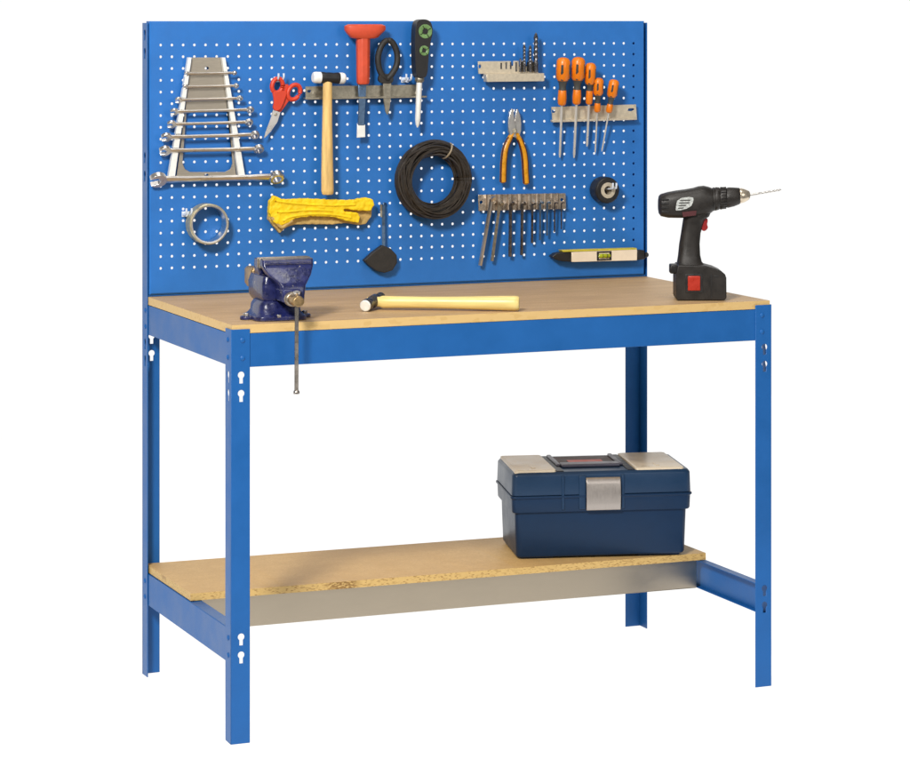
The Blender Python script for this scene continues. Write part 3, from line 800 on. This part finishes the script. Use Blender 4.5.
soft('glove', [zx(*p) for p in [(95, 103), (145, 126), (320, 122), (480, 128), (620, 130), (690, 114), (735, 128), (744, 165), (722, 198), (690, 203), (640, 200), (560, 190), (520, 194), (560, 204), (640, 216), (655, 245), (640, 280), (600, 276), (540, 258), (470, 240), (330, 236), (230, 248), (180, 282), (130, 300), (90, 275), (62, 215), (66, 140)]], .034, .018, M['yellow'], g1, tex=wr, strength=.0055)
bm = B()
for pts in ([(95, 135), (200, 150), (330, 160), (480, 165), (620, 160)], [(110, 210), (200, 205), (330, 195), (470, 200)], [(150, 270), (200, 240), (330, 222), (480, 226), (590, 245)]):
    tube(bm, spline([pb(*zx(*p), .0335) for p in pts]), .0028, 8)
obj('seam', bm, M['yellow'], g1, mods=[])
bm = B(); tube(bm, spline([pb(*zx(*p), .030) for p in [(72, 240), (100, 268), (140, 305), (175, 285), (210, 262)]]), .0042, 8)
obj('cuff_edge', bm, M['beige'], g1)

# ------------------------------------------------------------------ paddle tool
pt = thing('paddle_scraper', 'black teardrop-bladed scraper hanging from a thin dark rod', 'scraper', pb(384, 240, 0), world=True)
soft('blade', [zx(*p) for p in [(800, 424), (850, 445), (890, 488), (892, 540), (862, 588), (812, 604), (760, 592), (715, 560), (678, 524), (735, 472)]], .022, .016, M['rubber'], pt, vox=.0012, sm=5)
bm = B(); tube(bm, [pb(383.6, 246.5, .014), pb(383.4, 205, .014)], .0038, 10)
tube(bm, spline([pb(383.4, 206, .014), pb(383.6, 203.6, .014), pb(385, 203.6, .008), pb(386, 203.8, 0.0005)]), .0025, 8)
obj('rod', bm, M['bluesteel'], pt)
bm = B(); tube(bm, [pb(381.2, 217, .016), pb(381.0, 204.5, .016)], .0024, 8)
obj('rod_clip', bm, M['rail'], pt)

# ================================================================== VISE
vs = thing('bench_vise', 'dark blue bench vise clamped at the left front corner of the worktop', 'vise', (.1195, .082, ZT + .0005), (0, 0, math.radians(-2)))
vs.scale = (.95, .95, .87)
def rrect(w0, w1, y0, y1, z, r=.008, k=4):
    pts = []
    for (cx, cy, a0) in ((w1 - r, y1 - r, 0), (w0 + r, y1 - r, PI / 2), (w0 + r, y0 + r, PI), (w1 - r, y0 + r, 3 * PI / 2)):
        for i in range(k + 1):
            a = a0 + PI / 2 * i / k; pts.append((cx + r * math.cos(a), cy + r * math.sin(a), z))
    return pts
bm = B()
loft(bm, [rrect(-.056, .056, -.052, .060, 0, .02), rrect(-.056, .056, -.052, .060, .009, .02), rrect(-.050, .050, -.047, .056, .014, .02), rrect(-.046, .046, -.043, .054, .020, .02),
          rrect(-.044, .044, -.040, .052, .034, .018), rrect(-.038, .038, -.034, .048, .044, .015)])
bs = obj('base', bm, M['navy'], vs, bevel=.0015)
for x, y in ((-.064, .004), (.064, .004)):
    bm = B(); lathe(bm, (x, y, 0), (x, y, .008), [(0, .013), (.8, .013), (1, .011)], 20); box(bm, min(x, x * .7), max(x, x * .7), y - .012, y + .012, .0004, .0072)
    lg = obj('mounting_lug', bm, M['navy'], bs, bevel=.001)
for x, y in ((-.064, .004), (.064, .004), (-.008, -.047)):
    bm = B(); lathe(bm, (x, y, .0078), (x, y, .0150), [(0, .0065), (.8, .0065), (1, .005)], 6)
    obj('bolt', bm, M['steel' if x < .05 else 'dark'], bs, bevel=.0006)
_obj = obj
def obj(name, bm, m, parent=None, **k):          # the swivelling upper body sits forward of the base centre
    bmesh.ops.translate(bm, verts=bm.verts, vec=(.014, -.008, 0)); return _obj(name, bm, m, parent, **k)
bm = B()   # fixed body and rear jaw
loft(bm, [rrect(-.046, .034, -.022, .085, .040, .010), rrect(-.052, .034, -.026, .090, .052, .010), rrect(-.052, .035, -.026, .094, .082, .010), rrect(-.048, .034, -.020, .088, .100, .010)])
loft(bm, [rrect(-.040, .034, .018, .060, .088, .008), rrect(-.050, .048, .014, .050, .108, .006), rrect(-.054, .054, .010, .040, .124, .005), rrect(-.054, .054, .010, .036, .1385, .005)])
bd = obj('fixed_jaw', bm, M['navy'], vs, bevel=.002)
bm = B(); box(bm, -.055, .055, .0045, .0098, .118, .1415); obj('jaw_plate', bm, M['jawmetal'], bd, bevel=.001)
bm = B(); loft(bm, [rrect(-.044, .006, .080, .126, .064, .006), rrect(-.046, .006, .082, .140, .072, .006), rrect(-.046, .006, .082, .140, .104, .006), rrect(-.042, .002, .086, .134, .110, .005)])
obj('anvil', bm, M['brass'], vs, bevel=.002)
bm = B()   # moving jaw
sec = [(.046, .024, -.074, -.024), (.066, .026, -.074, -.024), (.082, .028, -.072, -.022), (.090, .034, -.066, -.020), (.104, .045, -.054, -.014), (.120, .0535, -.040, -.012), (.126, .0555, -.036, -.011), (.1385, .0555, -.034, -.011)]
loft(bm, [rrect(-w * (1.0 if z > .1 else .95), w, y0, y1, z, min(.006, w * .3)) for z, w, y0, y1 in sec])
mj = obj('moving_jaw', bm, M['navy'], vs, bevel=.0015)
bm = B(); box(bm, -.055, .055, -.0108, -.0055, .118, .1415); obj('jaw_plate', bm, M['jawmetal'], mj, bevel=.001)
bm = B(); box(bm, -.054, .054, -.033, -.0125, .1384, .1402); obj('jaw_cap', bm, M['jawmetal'], mj, bevel=.0008)
bm = B(); box(bm, -.050, .050, -.0375, -.0345, .1275, .1325); obj('jaw_rib', bm, M['navy'], mj, bevel=.001)
bm = B(); box(bm, -.026, .012, -.085, .03, .046, .075); obj('slide', bm, M['navy'], vs, bevel=.003)
bm = B(); lathe(bm, (-.008, -.085, .054), (-.008, -.098, .054), [(0, .017), (.7, .017), (1, .014)], 24); obj('collar', bm, M['jawmetal'], vs, bevel=.001)
bm = B(); lathe(bm, (-.010, -.097, .054), (-.010, -.143, .054), [(0, .0095), (.38, .0095), (.42, .0128), (.92, .0128), (1, .0110)], 24); sw = obj('screw_head', bm, M['brass'], vs, bevel=.0008)
HX, HY = -.010, -.128
bm = B(); tube(bm, [(HX, HY, .072), (HX - .001, HY - .001, -.1535)], .0043, 12)
hb = obj('handle_bar', bm, M['rod'], vs)
bm = B()
lathe(bm, (HX, HY, .068), (HX, HY, .0775), [(0, .005), (.3, .0072), (.8, .0072), (1, .004)], 14)
obj('bar_knob', bm, M['steel'], hb)
bm = B()
lathe(bm, (HX - .001, HY - .001, -.1545), (HX - .001, HY - .001, -.1465), [(0, .006), (.4, .0068), (.8, .006), (1, .0045)], 14)
obj('bar_knob', bm, M['rod'], hb)

obj = _obj

# ================================================================== HAMMER
hm = thing('hammer', 'ball-peen hammer with pale yellow handle lying on the worktop', 'hammer', (.357, .162, ZT + .0005), (0, 0, math.radians(-29)))
HR = Matrix.Translation((0, 0, .0165)) @ Matrix.Rotation(math.radians(-13), 4, 'Z') @ Matrix.Rotation(math.radians(6), 4, 'X')
bm = B()
lathe(bm, HR @ Vector((0, -.044, 0)), HR @ Vector((0, .050, 0)), [(0, .0105), (.03, .0125), (.16, .0128), (.24, .0098), (.34, .0092), (.40, .0128), (.62, .0132), (.72, .0090), (.80, .0080), (.86, .0105), (.93, .0108), (.98, .007), (1, .002)], 24)
obj('head', bm, M['dark'], hm)
bm = B(); lathe(bm, HR @ Vector((0, -.0435, 0)), HR @ Vector((0, -.0462, 0)), [(0, .0118), (.5, .0116), (1, .0100)], 24); obj('striking_face', bm, M['aluwhite'], hm)
bm = B(); rings = []
for x, hy, hz in ((-.012, .0075, .0095), (.014, .0085, .0105), (.020, .0105, .0128), (.05, .0105, .0122), (.10, .0098, .0118), (.16, .0105, .0124), (.22, .0125, .0140), (.270, .0140, .0152), (.292, .0145, .0156), (.299, .0135, .0150), (.302, .0105, .0125)):
    rings.append([(x, hy * math.cos(a), .0158 + hz * math.sin(a)) for a in [2 * PI * k / 20 for k in range(20)]])
loft(bm, rings); obj('handle', bm, M['lacq'], hm)

# ================================================================== CORDLESS DRILL
dr = thing('cordless_drill', 'black cordless drill with red trigger standing on its battery on the worktop', 'drill', (1.0728, .0885, ZT + .0005), (0, 0, math.radians(-22)))
Q = lambda zx_: (zx_ - 320) / 2537.
Zq = lambda zy: (697.5 - zy) / 2537.
def sup(cx, cy, cz, ax, bx, n, e, k=28):
    """superellipse ring in the plane given by axis n ('x' or 'z')"""
    out = []
    for i in range(k):
        a = 2 * PI * i / k; c, s = math.cos(a), math.sin(a)
        u = ax * math.copysign(abs(c) ** (2 / e), c); v = bx * math.copysign(abs(s) ** (2 / e), s)
        out.append((cx, cy + u, cz + v) if n == 'x' else (cx + u, cy + v, cz))
    return out
bm = B(); rings = []
for x, t, b_, hw, e in ((99, 158, 218, .012, 2.5), (103, 140, 236, .021, 3), (113, 130, 249, .026, 3), (150, 119, 257, .0285, 3.2), (200, 110, 258, .0290, 3.4), (245, 104, 258, .0290, 3.4), (290, 96, 256, .0290, 3.0), (318, 87, 254, .0295, 2.8), (345, 84, 248, .0295, 2.6), (372, 90, 238, .0285, 2.4), (390, 97, 228, .0265, 2.3), (396, 104, 218, .022, 2.2)):
    cz = (Zq(t) + Zq(b_)) / 2; hz = (Zq(t) - Zq(b_)) / 2
    rings.append(sup(Q(x), 0, cz, hw, hz, 'x', e))
loft(bm, rings); body = obj('motor_housing', bm, M['drillblack'], dr)
bm = B(); rings = []
for x, t, b_ in ((388, 99, 224), (400, 92, 222), (404, 96, 219), (410, 92, 220), (428, 93, 215), (432, 97, 211), (440, 93, 213), (462, 92, 209), (468, 97, 203), (480, 93, 204), (510, 94, 197), (538, 96, 186), (543, 101, 181)):
    cz = (Zq(t) + Zq(b_)) / 2; hz = (Zq(t) - Zq(b_)) / 2
    rings.append(sup(Q(x), 0, cz, hz * .95, hz, 'x', 2))
loft(bm, rings); chk = obj('chuck', bm, M['drillblack'], dr)
bm = B()
for k in range(20):
    a = 2 * PI * k / 20
    tube(bm, [(Q(436), math.cos(a) * .0225, (Zq(93) + Zq(213)) / 2 + math.sin(a) * .0233), (Q(466), math.cos(a) * .0215, (Zq(92) + Zq(208)) / 2 + math.sin(a) * .0226)], .0012, 5)
obj('grip_ridges', bm, M['black'], chk)
bm = B(); rings = []
for x, t, b_ in ((541, 99, 180), (548, 97, 180), (566, 102, 175), (576, 106, 170), (592, 113, 160), (597, 122, 150)):
    cz = (Zq(t) + Zq(b_)) / 2; hz = (Zq(t) - Zq(b_)) / 2
    rings.append(sup(Q(x), 0, cz, hz, hz, 'x', 2))
loft(bm, rings); obj('chuck_nose', bm, M['screwgold'], chk)
A, Z = Vector((Q(592), 0, Zq(136))), Vector((Q(768), 0, Zq(106)))
bm = B(); K = 50; rings = []
for i in range(K + 1):
    f = i / K; c = A.lerp(Z, f)
    r = .0026 if f < .3 else .0024
    if f > .95: r *= max(.1, (1 - f) / .05)
    rings.append([c + Vector((0, math.cos(a) * r * (.8 + .2 * abs(math.cos(a - f * 25)) if f > .3 else 1), math.sin(a) * r * (.8 + .2 * abs(math.cos(a - f * 25)) if f > .3 else 1))) for a in [2 * PI * k / 10 for k in range(10)]])
loft(bm, rings); obj('drill_bit', bm, M['steel'], dr)
bm = B(); rings = []
for y, l, r_, hw, e in ((225, 250, 385, .020, 2.6), (250, 238, 375, .022, 2.6), (268, 233, 350, .0195, 2.5), (300, 228, 341, .018, 2.4), (340, 222, 329, .0172, 2.4), (400, 212, 324, .0178, 2.4), (460, 206, 327, .0185, 2.5), (495, 201, 335, .022, 2.8), (512, 198, 350, .027, 3.2)):
    rings.append(sup((Q(l) + Q(r_)) / 2, 0, Zq(y), (Q(r_) - Q(l)) / 2, hw, 'z', e))
loft(bm, rings); obj('pistol_grip', bm, M['drillblack'], dr)
bm = B(); pts = [(198, 506), (346, 510), (398, 524), (432, 540), (452, 556), (459, 575), (460, 684), (448, 696.8), (194, 696.8), (187, 680), (187, 574), (191, 540)]
plate(bm, [(Q(x), -.0385, Zq(y)) for x, y in pts], [], (0, .077, 0))
bt = obj('battery', bm, M['drillblack'], dr, bevel=.006, seg=4)
bm = B(); box(bm, Q(250), Q(318), -.0412, -.037, Zq(644), Zq(564)); obj('release_button', bm, M['orangered'], bt, bevel=.0025, seg=3)
bm = B(); plate(bm, [(Q(x), -.0392, Zq(y)) for x, y in ((236, 556), (330, 552), (334, 655), (238, 656))], [], (0, .002, 0)); obj('button_surround', bm, M['black'], bt, bevel=.001)
bm = B(); box(bm, Q(374), Q(380), -.0394, -.037, Zq(690), Zq(550)); box(bm, Q(392), Q(415), -.0396, -.037, Zq(572), Zq(562)); obj('casing_rib', bm, M['black'], bt, bevel=.0005)
bm = B(); box(bm, Q(160), Q(206), -.016, .016, Zq(558), Zq(508)); obj('clip', bm, M['black'], dr, bevel=.003)
bm = B(); plate(bm, [(Q(x), -.0075, Zq(y)) for x, y in smooth_loop([(330, 262), (364, 258), (367, 275), (362, 292), (369, 312), (352, 330), (332, 326)], 1)], [], (0, .015, 0))
obj('trigger', bm, M['trigger'], dr, bevel=.002)
bm = B(); plate(bm, [(Q(x), -.0302, Zq(y)) for x, y in smooth_loop([(198, 148), (282, 138), (284, 160), (268, 198), (190, 218), (186, 200)], 1)], [], (0, .006, 0))
lbp = obj('maker_plate', bm, M['label'], body, bevel=.0004)
bm = B()
for k, (xa, xb, y) in enumerate(((212, 268, 156), (206, 262, 170), (204, 244, 184), (200, 230, 198))):
    plate(bm, [(Q(x), -.0307, Zq(yy)) for x, yy in ((xa, y), (xb, y - 2), (xb - 3, y + 5), (xa - 2, y + 6))], [], (0, .001, 0))
obj('plate_print', bm, M['greygrip'], lbp, smooth=False)
bm = B(); plate(bm, [(Q(x), -.0298, Zq(y)) for x, y in ((222, 222), (300, 214), (296, 240), (226, 248))], [], (0, .006, 0))
obj('red_mark', bm, mat('dark_red_print', rgb(74, 26, 30), .5), body, bevel=.0003)
bm = B()
for k in range(4): box(bm, Q(112), Q(150), -.0296, -.024, Zq(150 + k * 22), Zq(158 + k * 22) - .0002)
obj('air_vent', bm, M['black'], body, bevel=.0004)

# ================================================================== TOOLBOX
TBX, TBY = .7690, .369
tb = thing('toolbox', 'navy plastic toolbox with beige lid compartments and silver latch on the lower shelf', 'toolbox', (TBX, TBY, shelf_z(.95) + .0150 + .0005), (0, 0, math.radians(-14.5)))
tb.scale = (1.015, 1.0, 1.03)
LN, DP = .374, .205
def rr2(x0, x1, y0, y1, z, r=.012): return rrect(x0, x1, y0, y1, z, r, 5)
bm = B()
loft(bm, [rr2(.004, LN - .004, .004, DP - .004, .004), rr2(.001, LN - .001, .001, DP - .001, .010), rr2(-.002, LN + .002, -.002, DP + .002, .104)])
bdy = obj('body', bm, M['boxblue'], tb, bevel=.002)
for x0, x1 in ((.012, .085), (LN - .105, LN - .012)):
    bm = B(); box(bm, x0, x1, .012, DP - .012, 0, .006); obj('foot', bm, M['boxblue'], bdy, bevel=.001)
bm = B()
loft(bm, [rr2(-.007, LN + .007, -.007, DP + .007, .100), rr2(-.009, LN + .009, -.009, DP + .009, .104), rr2(-.010, LN + .010, -.010, DP + .010, .130), rr2(-.013, LN + .013, -.013, DP + .013, .132), rr2(-.013, LN + .013, -.013, DP + .013, .1365)])
obj('rim', bm, M['boxblue'], tb, bevel=.0015)
bm = B()
loft(bm, [rr2(-.010, LN + .010, -.010, DP + .010, .1368), rr2(-.0105, LN + .0105, -.0105, DP + .0105, .139), rr2(-.009, LN + .009, -.009, DP + .009, .180), rr2(-.005, LN + .005, -.005, DP + .005, .1852), rr2(-.002, LN + .002, -.002, DP + .002, .1862)])
lid = obj('lid', bm, M['boxblue2'], tb, bevel=.0015)
LT = .1862
for x0, x1 in ((-.004, .088), (.262, .370)):
    bm = B(); loft(bm, [rr2(x0, x1, -.004, DP + .003, LT - .002, .006), rr2(x0 + .001, x1 - .001, -.003, DP + .002, LT + .0035, .006), rr2(x0 + .004, x1 - .004, 0, DP - .001, LT + .0045, .006)])
    cl = obj('compartment_lid', bm, M['boxgrey'], lid)
    bm = B(); box(bm, (x0 + x1) / 2 - .004, (x0 + x1) / 2 + .004, .02, .06, LT + .004, LT + .0056); obj('lid_clip', bm, M['boxgrey'], cl, bevel=.0008)
bm = B()
for x in (.0965, .2530): box(bm, x - .0078, x + .0078, -.002, DP - .001, LT - .001, LT + .0016)
obj('groove', bm, M['black'], lid, bevel=.0005)
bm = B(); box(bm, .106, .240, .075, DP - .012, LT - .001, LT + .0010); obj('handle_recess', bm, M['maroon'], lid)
bm = B(); pts = spline([(.104, .185, LT + .003), (.104, .110, LT + .004), (.104, .062, LT + .0045)], 4)
box(bm, .099, .109, .060, .195, LT + .0005, LT + .006); box(bm, .237, .247, .060, .195, LT + .0005, LT + .006); box(bm, .1085, .2375, .045, .078, LT + .0005, LT + .0075)
obj('handle', bm, M['boxslate'], lid, bevel=.0025, seg=3)
bm = B(); box(bm, .135, .212, .1, .14, LT + .0008, LT + .0018); obj('handle_badge', bm, M['redgrip'], lid)
for x0, x1 in ((.098, .104), (.136, .151), (.229, .236)):
    bm = B(); box(bm, x0, x1, -.0125, -.0085, .106, .178); obj('front_rib', bm, M['boxblue2'], lid, bevel=.0015)
bm = B(); rings = []
for z, y in ((.104, -.0165), (.107, -.0185), (.120, -.0200), (.140, -.0205), (.160, -.0190), (.170, -.0165), (.1735, -.0125)):
    rings.append([(.151, y, z), (.2265, y, z), (.2265, y + .0045, z), (.151, y + .0045, z)])
loft(bm, rings); obj('latch', bm, M['latch'], tb, bevel=.0012, seg=3)

# ================================================================== FLOOR, WORLD, LIGHT, CAMERA
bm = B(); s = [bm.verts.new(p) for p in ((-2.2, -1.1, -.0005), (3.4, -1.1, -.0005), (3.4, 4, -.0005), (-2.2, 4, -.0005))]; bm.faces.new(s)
fl = obj('floor', bm, None, None, smooth=False) if False else None
fm = bpy.data.materials.new('glowing_white_floor'); fm.use_nodes = True
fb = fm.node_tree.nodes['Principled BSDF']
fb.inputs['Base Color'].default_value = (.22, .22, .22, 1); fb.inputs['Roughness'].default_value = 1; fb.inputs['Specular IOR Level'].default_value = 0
fb.inputs['Emission Color'].default_value = (1, .995, .985, 1); fb.inputs['Emission Strength'].default_value = .96  # added glow: keeps the floor white and washes out the bench's shadows
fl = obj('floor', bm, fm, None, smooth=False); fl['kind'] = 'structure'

w = bpy.data.worlds.new('World'); SC.world = w; w.use_nodes = True
nt = w.node_tree; bg = nt.nodes['Background']
tc = nt.nodes.new('ShaderNodeTexCoord'); sx = nt.nodes.new('ShaderNodeSeparateXYZ'); nt.links.new(tc.outputs['Generated'], sx.inputs[0])
mr = nt.nodes.new('ShaderNodeMapRange'); mr.interpolation_type = 'SMOOTHSTEP'
mr.inputs[1].default_value = .42; mr.inputs[2].default_value = .72; mr.inputs[3].default_value = .22; mr.inputs[4].default_value = 1.02
nt.links.new(sx.outputs[1], mr.inputs[0]); nt.links.new(mr.outputs[0], bg.inputs['Strength'])
bg.inputs['Color'].default_value = (1, .995, .985, 1)

def area(name, loc, target, size, power, col=(1, 1, 1)):
    l = bpy.data.lights.new(name, 'AREA'); l.shape = 'DISK'; l.size = size; l.energy = power; l.color = col
    o = bpy.data.objects.new(name, l); COL.objects.link(o); o.location = loc
    o.rotation_euler = (Vector(target) - Vector(loc)).to_track_quat('-Z', 'Y').to_euler(); return o
area('key_light', (-2.05, -2.85, 3.2), (.55, .35, .95), .8, 222, (1, .97, .92))
area('fill_light', (1.6, -4.6, 2.3), (.6, .4, .9), 2.2, 38, (1, .98, .95))
area('soft_light', (.3, -.6, 4.2), (.6, .3, .8), 1.6, 40, (1, .97, .93))

cd = bpy.data.cameras.new('camera'); cam = bpy.data.objects.new('camera', cd); COL.objects.link(cam)
cam.location = (CX, CY, CZ); cam.rotation_euler = (PI / 2, 0, YAW)
cd.sensor_fit = 'HORIZONTAL'; cd.sensor_width = 36; cd.lens = F / IW * 36
cd.shift_x = -(PX - IW / 2) / IW; cd.shift_y = (PY - IH / 2) / IW
cd.clip_start = .1; cd.clip_end = 200
SC.camera = cam
SC.view_settings.view_transform = 'Standard'; SC.view_settings.look = 'None'; SC.view_settings.exposure = 0; SC.view_settings.gamma = 1
SC.render.engine = 'CYCLES'
SC.cycles.use_denoising = True
SC.cycles.max_bounces = 8
